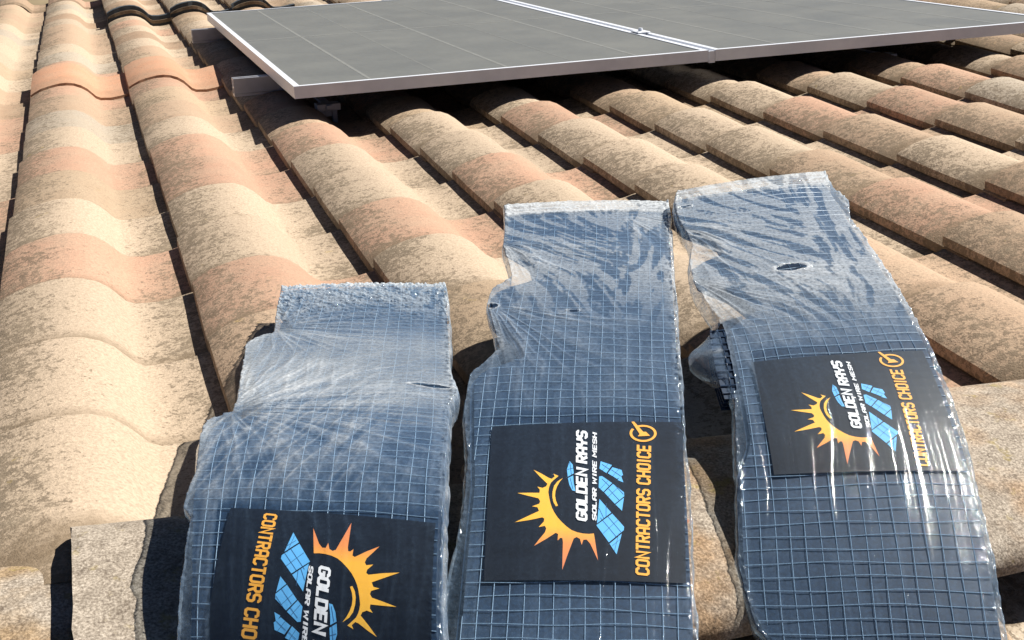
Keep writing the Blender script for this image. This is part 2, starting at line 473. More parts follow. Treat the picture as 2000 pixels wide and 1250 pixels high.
# ------------------------------------------------------------------ solar panels
PW, PL, FH = 1.134, 2.279, 0.031
def panel(s0, t0, htop, label):
    e = empty('solar_panel', mw=RM @ Matrix.Translation((s0, t0, htop)))
    e['label'] = label; e['category'] = 'solar panel'; e['group'] = 'solar panels in the front row'
    def P(name, bs, mat, bev=0): 
        o = boxes(name, bs, mat, bev=bev); o.parent = e; return o
    b = 0.016
    P('frame', [(0, PW, 0, b, -FH, 0), (0, PW, PL - b, PL, -FH, 0), (0, b, b, PL - b, -FH, 0), (PW - b, PW, b, PL - b, -FH, 0)], MT_ALU)
    P('glass', [(b, PW - b, b, PL - b, -.008, -.002)], MT_GLASS)
    P('backsheet', [(b + .001, PW - b - .001, b + .001, PL - b - .001, -.013, -.0085)], MT_BACK)
    gl = []
    w_ = PW - 2 * b
    for i in range(1, 6):
        x = b + w_ * i / 6.0
        ww = .0045 if i % 2 else .0016
        gl.append((x - ww, x + ww, b + .015, PL / 2 - .009, -.002, -.0016)); gl.append((x - ww, x + ww, PL / 2 + .009, PL - b - .015, -.002, -.0016))
    gl.append((b + .01, PW - b - .01, PL / 2 - .007, PL / 2 + .007, -.002, -.0016))
    P('cell_gap', gl, MT_CELLGAP)
    return e
TP = 3.353; SP = 0.474
HT = 0.151
panel(SP, TP, HT, 'left solar panel, its white frame corner overhanging the roof tiles')
panel(SP + PW + .020, TP, HT, 'right solar panel, beyond the seam with clamps, cut by the right edge')
def rail(t, s0, s1, label):
    r = boxes('mounting_rail', [(s0, s1, t - .019, t + .019, HT - FH - .052, HT - FH - .045), (s0, s1, t - .019, t - .013, HT - FH - .044, HT - FH - .002),
                                (s0, s1, t + .013, t + .019, HT - FH - .044, HT - FH - .002), (s0, s1, t - .0125, t + .0125, HT - FH - .030, HT - FH - .026),
                                (s0, s1, t - .0125, t - .006, HT - FH - .008, HT - FH - .002), (s0, s1, t + .006, t + .0125, HT - FH - .008, HT - FH - .002)], MT_RAIL, mw=RM)
    r['label'] = label; r['category'] = 'rail'
rail(TP + .50, SP - .10, SP + 2 * PW + .12, 'grey aluminium rail poking out under the front corner of the left panel')
rail(TP + PL - .30, SP - .09, SP + 2 * PW + .12, 'grey aluminium rail under the far end of the panels')
def hook(s, t, label, arm=0.26):
    e = empty('roof_hook', mw=RM @ Matrix.Translation((s, t, 0)))
    e['label'] = label; e['category'] = 'roof hook'; e['group'] = 'hooks carrying the panel rails'
    top = HT - FH - .053
    def P(name, bs): o = boxes(name, bs, MT_RAIL, bev=.001); o.parent = e
    P('clamp', [(-.032, .032, -.022, .022, top - .018, top)])
    P('leg', [(-.024, -.010, -.008, .006, -.03, top - .019), (.010, .024, -.008, .006, -.03, top - .019), (-.0095, .0095, -.007, .005, top - .036, top - .0195)])
    P('arm', [(-.012, .012, .0225, arm, top - .008, top - .001)])
    P('foot', [(-.03, .03, -.03, .10, .045 - .05, .045 - .043)])
    P('bolt', [(-.008, .008, -.031, -.0225, top - .014, top - .002)])
for (s, t, lb) in ((SP + .118, TP + .23, 'slotted bracket under the front corner of the left panel'), (SP + 1.81, TP + .20, 'slotted bracket in the shade under the right panel'),
                   (SP + .2, TP + PL - .58, 'bracket under the far end of the panels')):
    hook(s, t, lb, .26)
def clamp(s, t, label):
    e = empty('panel_clamp', mw=RM @ Matrix.Translation((s, t, HT)))
    e['label'] = label; e['category'] = 'clamp'; e['group'] = 'clamps between the two panels'
    o = boxes('clamp_plate', [(-.020, .020, -.03, .03, .0015, .005), (-.008, .008, -.028, .028, -.03, .0015)], MT_ALU, bev=.0008); o.parent = e
    bm = bmesh.new(); bmesh.ops.create_cone(bm, cap_ends=True, segments=12, radius1=.0075, radius2=.006, depth=.009)
    me = bpy.data.meshes.new('bolt_head'); bm.to_mesh(me); bm.free()
    b = link('bolt_head', me, MT_ALU, e); b.location = (0, 0, .0098)
sm = SP + PW + .010
clamp(sm, TP + .50, 'small clamp with bolt on the seam, nearer the front edge')
clamp(sm, TP + PL - .30, 'small clamp with bolt at the far end of the seam')
cv = boxes('seam_cover', [(sm - .0088, sm + .0088, TP + .001, TP + .008, HT - FH - .004, HT - .003)], MT_ALU, mw=RM)
cv['label'] = 'small grey spacer closing the front of the seam between the panels'; cv['category'] = 'spacer'
# a further row of panels, almost wholly above the picture; its near edge shades the tiles behind the first row
def panel2(s0, t0, label):
    e = panel(s0, t0, HT, label); e['group'] = 'solar panels further down the roof'
panel2(1.45, TP + PL + 1.55, 'far solar panel showing only behind the left panel')
panel2(1.45 + PW + .02, TP + PL + 1.55, 'far solar panel to the right of its neighbour, mostly outside the picture')

# ------------------------------------------------------------------ wire mesh packages
STN = {
 1: [[0.1966, 1.7367, 0.3987, 1.6161, 0.1134, 0.1228], [0.1482, 1.5357, 0.3493, 1.413, 0.1293, 0.1384], [0.1133, 1.4126, 0.3165, 1.2852, 0.1369, 0.1458], [0.0858, 1.3044, 0.2874, 1.1753, 0.1441, 0.153], [0.0613, 1.218, 0.2652, 1.0956, 0.1467, 0.1556], [0.0405, 1.1076, 0.234, 0.9932, 0.1454, 0.1546], [0.0288, 1.0495, 0.214, 0.9325, 0.1349, 0.1444], [0.0155, 0.9964, 0.1974, 0.8856, 0.1059, 0.1163], [0.005, 0.9569, 0.1887, 0.8475, 0.0674, 0.0788], [-0.0019, 0.9072, 0.1767, 0.8009, -0.0036, 0.0095]],
 2: [[0.4839, 1.6124, 0.6764, 1.5324, 0.2212, 0.2212], [0.4265, 1.4578, 0.6138, 1.3769, 0.2026, 0.2026], [0.3752, 1.3354, 0.5596, 1.2481, 0.1824, 0.1824], [0.326, 1.2203, 0.5129, 1.1361, 0.158, 0.158], [0.2901, 1.1348, 0.4816, 1.0581, 0.136, 0.136], [0.2538, 1.0334, 0.4405, 0.9557, 0.0987, 0.0987], [0.2295, 0.9722, 0.4138, 0.8929, 0.07, 0.07], [0.2073, 0.9204, 0.3939, 0.8425, 0.0412, 0.0412], [0.1767, 0.8452, 0.3629, 0.7678, -0.0051, -0.0051]],
 3: [[0.6748, 1.5001, 0.8881, 1.5098, 0.2415, 0.2415], [0.6316, 1.3788, 0.8385, 1.3517, 0.2154, 0.2154], [0.6019, 1.2821, 0.809, 1.2355, 0.1901, 0.1901], [0.5923, 1.2039, 0.7923, 1.1569, 0.1683, 0.1683], [0.5787, 1.1526, 0.778, 1.1036, 0.1504, 0.1504], [0.5536, 1.0916, 0.7582, 1.0376, 0.1243, 0.1243], [0.5232, 1.022, 0.7231, 0.9494, 0.0836, 0.0836], [0.495, 0.9553, 0.6937, 0.8743, 0.0378, 0.0378], [0.4789, 0.8987, 0.671, 0.8224, -0.0041, -0.0041], [0.452, 0.83, 0.644, 0.753, -0.062, -0.062]]}
WID = 0.21
#SURF-BEGIN
class Surf:
    def __init__(s, st):
        st = np.array(st, float)
        L = st[:, [0, 1, 4]]; Rr = st[:, [2, 3, 5]]
        c = (L + Rr) / 2
        d = np.concatenate([[0], np.cumsum(np.linalg.norm(np.diff(c, axis=0), axis=1))])
        s.len = float(d[-1])
        # smooth resample: cubic polynomial blend by least squares in arclength
        s.cl = [np.polyfit(d, L[:, i], 5) for i in range(3)]
        s.cr = [np.polyfit(d, Rr[:, i], 5) for i in range(3)]
    def raw(s, u, v):
        u = np.asarray(u, float)[..., None]
        l = np.stack([np.polyval(k, v) for k in s.cl], -1); r = np.stack([np.polyval(k, v) for k in s.cr], -1)
        return l + (r - l) * u
    def at(s, u, v, n=0.0):
        u, v, n = np.broadcast_arrays(np.asarray(u, float), np.asarray(v, float), np.asarray(n, float))
        p = s.raw(u, v)
        du = s.raw(np.ones_like(u), v) - s.raw(np.zeros_like(u), v); dv = s.raw(u, v + .004) - s.raw(u, v - .004)
        nn = np.cross(dv, du); nn /= np.linalg.norm(nn, axis=-1)[..., None]
        nn = np.where(nn[..., 2:3] < 0, -nn, nn)
        uc = np.clip(u, 0, 1)
        crown = 0.0035 * (1 - (2 * uc - 1) ** 2) - .002
        return p + nn * (n + crown)[..., None]
#SURF-END

RM3 = np.array(RM.to_3x3()); RMT = np.array(RM.translation)
def ivert(P, base):      # roof coords -> local coords of a thing at base
    return (P - base) 

def strip_mesh(polys, th):
    """mitred flat strokes from polylines; returns list of vertex pairs + quads"""
    V, F = [], []
    for pl in polys:
        closed = (pl[0] == pl[-1] and len(pl) > 2)
        pts = [np.array(p, float) for p in (pl[:-1] if closed else pl)]
        n = len(pts); o = len(V)
        for i in range(n):
            pr = pts[(i - 1) % n] if (closed or i > 0) else None
            nx = pts[(i + 1) % n] if (closed or i < n - 1) else None
            d1 = (pts[i] - pr) / np.linalg.norm(pts[i] - pr) if pr is not None else None
            d2 = (nx - pts[i]) / np.linalg.norm(nx - pts[i]) if nx is not None else None
            if d1 is None: d1 = d2
            if d2 is None: d2 = d1
            n1 = np.array((-d1[1], d1[0])); n2 = np.array((-d2[1], d2[0]))
            m = n1 + n2; m = m / np.linalg.norm(m); k = 1 / max(m.dot(n1), .45)
            V.append(pts[i] + m * k * th / 2); V.append(pts[i] - m * k * th / 2)
        for i in range(n if closed else n - 1):
            j = (i + 1) % n
            F.append((o + 2 * i, o + 2 * i + 1, o + 2 * j + 1, o + 2 * j))
    return V, F
w_, c_ = .56, .13
GL = {
 'C': [[(w_, .76), (w_, 1 - c_), (w_ - c_, 1), (c_, 1), (0, 1 - c_), (0, c_), (c_, 0), (w_ - c_, 0), (w_, c_), (w_, .24)]],
 'O': [[(0, c_), (0, 1 - c_), (c_, 1), (w_ - c_, 1), (w_, 1 - c_), (w_, c_), (w_ - c_, 0), (c_, 0), (0, c_)]],
 'D': [[(0, 0), (0, 1), (w_ - c_, 1), (w_, 1 - c_), (w_, c_), (w_ - c_, 0), (0, 0)]],
 'N': [[(0, -.09), (0, 1), (w_, 0), (w_, 1.09)]],
 'T': [[(-.07, 1), (w_ + .05, 1)], [(w_ / 2, .91), (w_ / 2, -.09)]],
 'R': [[(0, -.09), (0, 1), (w_ - c_, 1), (w_, 1 - c_), (w_, .60), (w_ - c_, .47), (.1, .47)], [(w_ * .55, .38), (w_, -.09)]],
 'A': [[(0, -.09), (0, 1 - c_), (c_, 1), (w_ - c_, 1), (w_, 1 - c_), (w_, -.09)], [(.09, .38), (w_ - .09, .38)]],
 'S': [[(w_, .80), (w_, 1 - c_), (w_ - c_, 1), (c_, 1), (0, 1 - c_), (0, .5 + c_), (c_, .5), (w_ - c_, .5), (w_, .5 - c_), (w_, c_), (w_ - c_, 0), (c_, 0), (0, c_), (0, .20)]],
 'H': [[(0, -.09), (0, 1.09)], [(w_, -.09), (w_, 1.09)], [(.09, .5), (w_ - .09, .5)]],
 'I': [[(w_ / 4, -.09), (w_ / 4, 1.09)]],
 'E': [[(w_ + .05, 1), (0, 1), (0, 0), (w_ + .05, 0)], [(.09, .5), (w_ - .03, .5)]],
 'G': [[(w_, .78), (w_, 1 - c_), (w_ - c_, 1), (c_, 1), (0, 1 - c_), (0, c_), (c_, 0), (w_ - c_, 0), (w_, c_), (w_, .47), (w_ * .45, .47)]],
 'L': [[(0, 1.09), (0, 0), (w_ + .03, 0)]],
 'Y': [[(0, 1.09), (0, .55), (w_ / 2, .42), (w_, .55), (w_, 1.09)], [(w_ / 2, .36), (w_ / 2, -.09)]],
 'W': [[(0, 1.09), (.10, 0), (.34, .72), (.58, 0), (.70, 1.09)]],
 'M': [[(0, -.09), (0, 1), (.34, .40), (.68, 1), (.68, -.09)]]}
GW = {'I': .28, 'W': .74, 'M': .72}
def text_geo(txt, x0, x1, y0, y1, th, shear):
    """letters filling the box in (reading, up) coordinates"""
    pen, V, F = 0.0, [], []
    for ch in txt:
        if ch == ' ': pen += .42; continue
        v, f = strip_mesh(GL[ch], th)
        o = len(V); V += [(p[0] + pen + shear * p[1], p[1]) for p in v]; F += [tuple(i + o for i in q) for q in f]
        pen += GW.get(ch, w_) + .27
    V = np.array(V); mn, mx = V.min(0), V.max(0)
    V = (V - mn) / (mx - mn)
    return [(x0 + p[0] * (x1 - x0), y0 + p[1] * (y1 - y0)) for p in V], F

# art is laid out on the card in the grid of the middle package's card
def homog(src, dst):
    A = []
    for (x, y), (u, v) in zip(src, dst):
        A.append([x, y, 1, 0, 0, 0, -u * x, -u * y, -u]); A.append([0, 0, 0, x, y, 1, -v * x, -v * y, -v])
    h = np.linalg.svd(np.array(A, float))[2][-1].reshape(3, 3)
    return h
HART = homog([(330, 1200), (1750, 1212), (1705, 90), (400, 112)], [(0, 0), (1, 0), (1, 1), (0, 1)])
def art(p):
    q = HART @ np.array((p[0], p[1], 1.0)); return q[0] / q[2], q[1] / q[2]
SUNP = [(1125, 1080), (1095, 905), (1060, 908), (1020, 905), (980, 897), (940, 882), (905, 857), (870, 825), (843, 795), (820, 760), (805, 730), (795, 700), (786, 660), (780, 620), (783, 593), (790, 570), (800, 550), (815, 535), (850, 505), (815, 488), (825, 508), (805, 525), (785, 518), (730, 483), (680, 455), (722, 505), (775, 560), (765, 578), (740, 588), (705, 578), (722, 600), (720, 622), (640, 619), (568, 618), (640, 640), (712, 660), (724, 680), (718, 698), (668, 715), (705, 722), (716, 748), (630, 785), (550, 820), (650, 808), (738, 792), (752, 802), (748, 822), (712, 858), (755, 850), (765, 868), (755, 895), (715, 940), (680, 982), (760, 940), (830, 898), (846, 906), (843, 950), (862, 932), (876, 934), (880, 960), (877, 1050), (875, 1140), (915, 1035), (955, 937), (975, 928), (998, 940), (1010, 980), (1022, 946), (1045, 945), (1070, 972)]
SMILE = [(880, 520), (858, 548), (840, 580), (829, 612), (826, 645), (832, 680), (846, 714), (832, 719), (815, 690), (808, 655), (809, 618), (820, 575), (842, 545)]
BLUES = [[(927, 398), (948, 425), (955, 488), (914, 512), (908, 460)], [(915, 522), (951, 503), (955, 560), (967, 615), (945, 610), (925, 570)],
         [(1140, 402), (1218, 430), (1180, 488), (1132, 455)], [(1222, 446), (1285, 466), (1295, 502), (1255, 530), (1190, 490)], [(1280, 503), (1298, 555), (1258, 538)],
         [(1130, 512), (1150, 510), (1220, 560), (1160, 622), (1127, 590)], [(1226, 566), (1303, 625), (1305, 652), (1240, 705), (1166, 626)], [(1303, 662), (1290, 752), (1245, 710)],
         [(1133, 672), (1215, 765), (1117, 838)], [(1222, 772), (1306, 860), (1304, 882), (1200, 963), (1112, 850)], [(1290, 905), (1255, 1040), (1205, 972)]]
NAVY = [((1165, 805), (1130, 735)), ((1180, 700), (1180, 790)), ((1160, 905), (1262, 815)), ((1140, 800), (1250, 925)), ((1190, 790), (1285, 895)), ((1225, 985), (1285, 940)), ((1270, 905), (1240, 1020)),
        ((1190, 660), (1265, 590)), ((1195, 600), (1270, 680)), ((1240, 575), (1300, 640)), ((1140, 600), (1190, 545)), ((1150, 530), (1200, 580)), ((1155, 470), (1195, 415)), ((1150, 425), (1200, 460)), ((1225, 510), (1270, 455)), ((1215, 465), (1280, 510)),
        ((928, 405), (940, 500)), ((912, 460), (952, 450)), ((930, 520), (950, 600))]

def label_parts(card, S, quad, flip, base, seed):
    q = [np.array(p) for p in quad]   # near-left, near-right, far-right, far-left in (u, v)
    def m(ab):
        ab = np.array(ab, float).reshape(-1, 2)
        a, b = ab[:, 0], ab[:, 1]
        if flip: a, b = 1 - a, 1 - b
        a = a[:, None]; b = b[:, None]
        return q[0] * (1 - a) * (1 - b) + q[1] * a * (1 - b) + q[2] * a * b + q[3] * (1 - a) * b
    def lay(name, ab, F, n, mat):
        bm = bmesh.new(); vv = [bm.verts.new((p[0], p[1], 0)) for p in ab]
        for f in F:
            try: bm.faces.new([vv[i] for i in f])
            except ValueError: pass
        for _ in range(4):
            le = [e for e in bm.edges if e.calc_length() > .07]
            if not le: break
            bmesh.ops.subdivide_edges(bm, edges=le, cuts=1); bmesh.ops.triangulate(bm, faces=bm.faces[:])
        bm.verts.index_update()
        ab = [(v.co.x, v.co.y) for v in bm.verts]; F = [[v.index for v in f.verts] for f in bm.faces]; bm.free()
        uv = m(ab); P = S.at(uv[:, 0], uv[:, 1], n) - base
        me = meshdata(name, P, F, uv=np.array(ab)[:, ::-1].copy()); me.materials.append(mat)
        if me.polygons[0].normal.z < 0: me.flip_normals()
        bm = bmesh.new(); bm.from_mesh(me)
        bm.to_mesh(me); bm.free()
        return link(name, me, None, card)
    def poly(pts):
        t = tessellate_polygon([[Vector((p[0], p[1], 0)) for p in pts]])
        return [tuple(x) for x in t]
    V, F = [], []
    for pl in BLUES:
        o = len(V); V += [art(p) for p in pl]; F += [tuple(i + o for i in f) for f in poly(pl)]
    lay('panel_emblem', V, F, .00225, MT_BLUE)
    V, F = [], []
    for a, b in NAVY:
        a, b = np.array(a, float), np.array(b, float); d = (b - a) / np.linalg.norm(b - a); nn = np.array((-d[1], d[0])) * 1.3
        o = len(V); V += [art(a + nn), art(b + nn), art(b - nn), art(a - nn)]; F.append((o, o + 1, o + 2, o + 3))
    lay('grid_print', V, F, .00245, MT_NAVY)
    bpy.data.objects[[c.name for c in card.children if c.name.startswith('grid_print')][0]]['kind'] = 'stuff'
    V = [art(p) for p in SUNP]; lay('sun_emblem', V, poly(SUNP), .00225, MT_SUN)
    V = [art(p) for p in SMILE]; lay('arc_print', V, poly(SMILE), .00225, MT_SUN)
    def put_text(txt, box, th, shear, mat, name, n=.0026):
        # box in art pixels: x_top, x_bottom, y_start, y_end
        (xt, xb, ys, ye_) = box
        g, F = text_geo(txt, 0, 1, 0, 1, th, shear)
        ab = [art((xb + (xt - xb) * y, ys + (ye_ - ys) * x)) for x, y in g]
        lay(name, ab, F, n, mat)
    put_text('CONTRACTORS CHOICE', (1378, 1500, 1175, 278), .23, .10, MT_AMBER, 'amber_lettering')
    put_text('GOLDEN RAYS', (960, 1060, 828, 165), .27, .16, MT_WHITE, 'white_lettering', .0029)
    put_text('SOLAR WIRE MESH', (1079, 1117, 824, 183), .25, .14, MT_WHITE, 'small_white_lettering', .0029)
    ring = [(1432 + 84 * math.cos(t), 185 + 62 * math.sin(t)) for t in np.linspace(-2.35, 3.6, 30)]
    V, F = [], []
    for i, t in enumerate(np.linspace(-2.0, 3.75, 34)):
        V += [art((1432 + 94 * math.cos(t), 190 + 66 * math.sin(t))), art((1432 + 76 * math.cos(t), 190 + 52 * math.sin(t)))]
        if i: F.append((2 * i - 2, 2 * i - 1, 2 * i + 1, 2 * i))
    o = len(V)
    ck = [(1352, 100), (1368, 98), (1418, 190), (1435, 168), (1478, 212), (1425, 210), (1410, 214), (1400, 196)]
    ck = [(1350, 100), (1368, 98), (1432, 178), (1452, 178), (1480, 208), (1422, 212), (1395, 214), (1408, 196)]
    V += [art(p) for p in ck]; F += [tuple(i + o for i in f) for f in poly(ck)]
    lay('tick_emblem', V, F, .0026, MT_AMBER)

def interp(tab, v):
    return np.interp(v, [p[0] for p in tab], [p[1] for p in tab])

def ns3(x, y, z):   # vectorised value noise, smooth
    def h(i, j, k):
        n = (i * 374761393 + j * 668265263 + k * 2147483647 // 7) & 0x7fffffff
        n = ((n ^ (n >> 13)) * 1274126177) & 0x7fffffff
        return ((n ^ (n >> 16)) & 0xffff) / 65535.0
    xi = np.floor(x).astype(np.int64); yi = np.floor(y).astype(np.int64); k = int(z)
    fx = x - xi; fy = y - yi
    fx = fx * fx * (3 - 2 * fx); fy = fy * fy * (3 - 2 * fy)
    a = h(xi, yi, k); b = h(xi + 1, yi, k); c = h(xi, yi + 1, k); d = h(xi + 1, yi + 1, k)
    return (a + (b - a) * fx) * (1 - fy) + (c + (d - c) * fx) * fy
def ridge(x, y, z, p=3.0):
    r = 1 - np.abs(2 * ns3(x, y, z) - 1); return np.clip(r, 0, 1) ** p
def sstep(a, b, x):
    t = np.clip((x - a) / (b - a), 0, 1); return t * t * (3 - 2 * t)

def grid_faces(nu, nv, keep=None):
    a = np.arange(nu * nv).reshape(nv, nu)
    q = np.stack([a[:-1, :-1], a[:-1, 1:], a[1:, 1:], a[1:, :-1]], -1).reshape(-1, 4)
    if keep is not None: q = q[keep.reshape(-1)]
    return [tuple(int(i) for i in r) for r in q]

def sheet_geo(S, left, right, v0, v1, ntop, th, base, nu=12, nv=70):
    vs_ = np.linspace(v0, v1, nv)
    uu = np.linspace(0, 1, nu)
    ul = np.array([left(v) for v in vs_]); ur = np.array([right(v) for v in vs_])
    U = ul[:, None] + (ur - ul)[:, None] * uu[None]
    Vv = np.repeat(vs_[:, None], nu, 1)
    P = S.at(U, Vv, ntop).reshape(-1, 3) - base; Q = S.at(U, Vv, ntop - th).reshape(-1, 3) - base
    F = grid_faces(nu, nv); m = nu * nv
    F2 = [tuple(reversed([i + m for i in f])) for f in F]
    side = []
    for r in range(nv - 1):
        a = r * nu; side.append((a, a + nu, m + a + nu, m + a)); b = a + nu - 1; side.append((b, m + b, m + b + nu, b + nu))
    for i in range(nu - 1):
        side.append((i, m + i, m + i + 1, i + 1)); a = (nv - 1) * nu + i; side.append((a, a + 1, m + a + 1, m + a))
    return np.concatenate([P, Q]), F + F2 + side

def wires_geo(S, left, right, v0, v1, n, base, r=.00042, cell=.0135, dv=0.0, du=0.0, cells=16, wob=.0006, seed=0):
    V, F = [], []
    rs = random.Random(seed)
    def tube(P):
        # P (k,3): square section built with the surface normal approximated by z
        k = len(P); o = len(V)
        T = np.gradient(P, axis=0); T /= np.linalg.norm(T, axis=1)[:, None]
        up_ = np.array((0, 0.1, 1.0)); A = np.cross(T, up_); A /= np.linalg.norm(A, axis=1)[:, None]; B = np.cross(A, T)
        for i in range(k):
            for sx, sy in ((1, 0), (0, 1), (-1, 0), (0, -1)): V.append(P[i] + A[i] * r * sx + B[i] * r * sy)
        for i in range(k - 1):
            for e in range(4):
                a = o + 4 * i + e; b = o + 4 * i + (e + 1) % 4
                F.append((a, b, b + 4, a + 4))
    for i in range(cells + 1):
        u = i / cells + du
        vv = np.linspace(v0, v1, int((v1 - v0) / .011) + 2)
        ok = np.array([left(x) - .002 <= u <= right(x) + .002 for x in vv])
        run = []
        ph = rs.uniform(0, 6)
        for x, g in list(zip(vv, ok)) + [(0, False)]:
            if g: run.append(x)
            else:
                if len(run) > 2:
                    x_ = np.array(run); tube(S.at(u + .0025 * np.sin(x_ * 30 + ph), x_, n + wob * np.sin(x_ * 45 + ph)) - base)
                run = []
    nvw = int((v1 - v0) / cell)
    for j in range(nvw + 1):
        v = v0 + .003 + j * cell + dv
        if v > v1: break
        uu = np.linspace(left(v), right(v), 16)
        ph = rs.uniform(0, 6)
        tube(S.at(uu, v + .0010 * np.sin(uu * 9 + ph), n + wob * np.sin(uu * 14 + ph) + .0004) - base)
    return V, F

PK = {
 1: dict(left=[(-0.06, 0.02), (0.018, 0.034), (0.137, 0.06), (0.239, 0.105), (0.2583, 0.02), (0.284, -0.012), (0.376, 0.04), (0.491, 0.09), (0.529, 0.088), (0.551, -0.008), (0.584, -0.012), (0.657, 0), (0.699, -0.028), (0.711, 0.01), (0.824, -0.014), (1.05, -0.01)],
         body=[(-0.06, 0.02), (0.1128, 0.05), (0.2241, 0.2), (0.2481, 0.1), (0.2711, 0.02), (0.3614, 0.06), (0.4931, 0.2), (0.5319, 0.2), (0.5466, 0.04), (0.5634, 0.0), (0.6859, 0.0), (0.7788, 0.03), (1.05, 0.03)],
         quad=[(.07, .876), (.972, .868), (.983, .7077), (.1719, .699)], flip=True, pinch=[(.08, .515, .36), (.10, .215, .18)], tears=[(.92, .436, .085, .007, .02)],
         label='bagged black wire mesh at left, its sun card upside down, cut by the lower edge'),
 2: dict(left=[(-.02, .0), (.137, .02), (.199, .08), (.234, .11), (.264, .012), (.30, .004), (.358, .074), (.399, .118), (.419, .062), (.4425, -.012), (.508, -.01), (.566, .03), (.629, .034), (.675, .016), (.727, -.02), (.9, -.02)],
         body=[(-.02, .005), (.12, .02), (.17, .18), (.235, .24), (.255, .06), (.268, .015), (.315, .02), (.37, .18), (.41, .24), (.43, .05), (.45, .0), (.55, .04), (.60, .06), (.9, .04)],
         quad=[(.1444, .7124), (.9759, .7127), (1.0003, .5203), (.1287, .5273)], flip=False, pinch=[(.0, .125, .34), (.03, .305, .30), (.72, .05, .22)], tears=[(.03, .306, .035, .007, .0), (.47, .322, .03, .0025, .0)],
         label='bagged black wire mesh lying between the other two, all of its card in view'),
 3: dict(left=[(-.02, .0), (.079, .022), (.126, .038), (.169, .042), (.204, -.015), (.25, -.045), (.284, -.03), (.33, .012), (.40, .004), (.4475, .002), (.5, -.01), (.5624, -.02), (.6576, -.04), (.70, -.01), (.722, .02), (.74, .08), (.9, .22)],
         body=[(-.02, .005), (.10, .03), (.15, .20), (.19, .20), (.21, .0), (.24, .0), (.27, .12), (.32, .22), (.345, .05), (.40, .04), (.45, .04), (.52, .05), (.56, -.01), (.66, -.02), (.70, .0), (.722, .04), (.74, .12), (.9, .26)],
         quad=[(.1396, .5629), (.9702, .5643), (.962, .4053), (.1093, .4083)], flip=False, pinch=[(-.02, .10, .34), (-.04, .245, .34), (.36, .225, .22), (1.0, .09, .25)], tears=[(.4975, .2446, .085, .009, -.006), (.07, .057, .04, .0035, 0.0)],
         label='bagged black wire mesh at right, split at the side with its layers bulging out')}
NL = 6
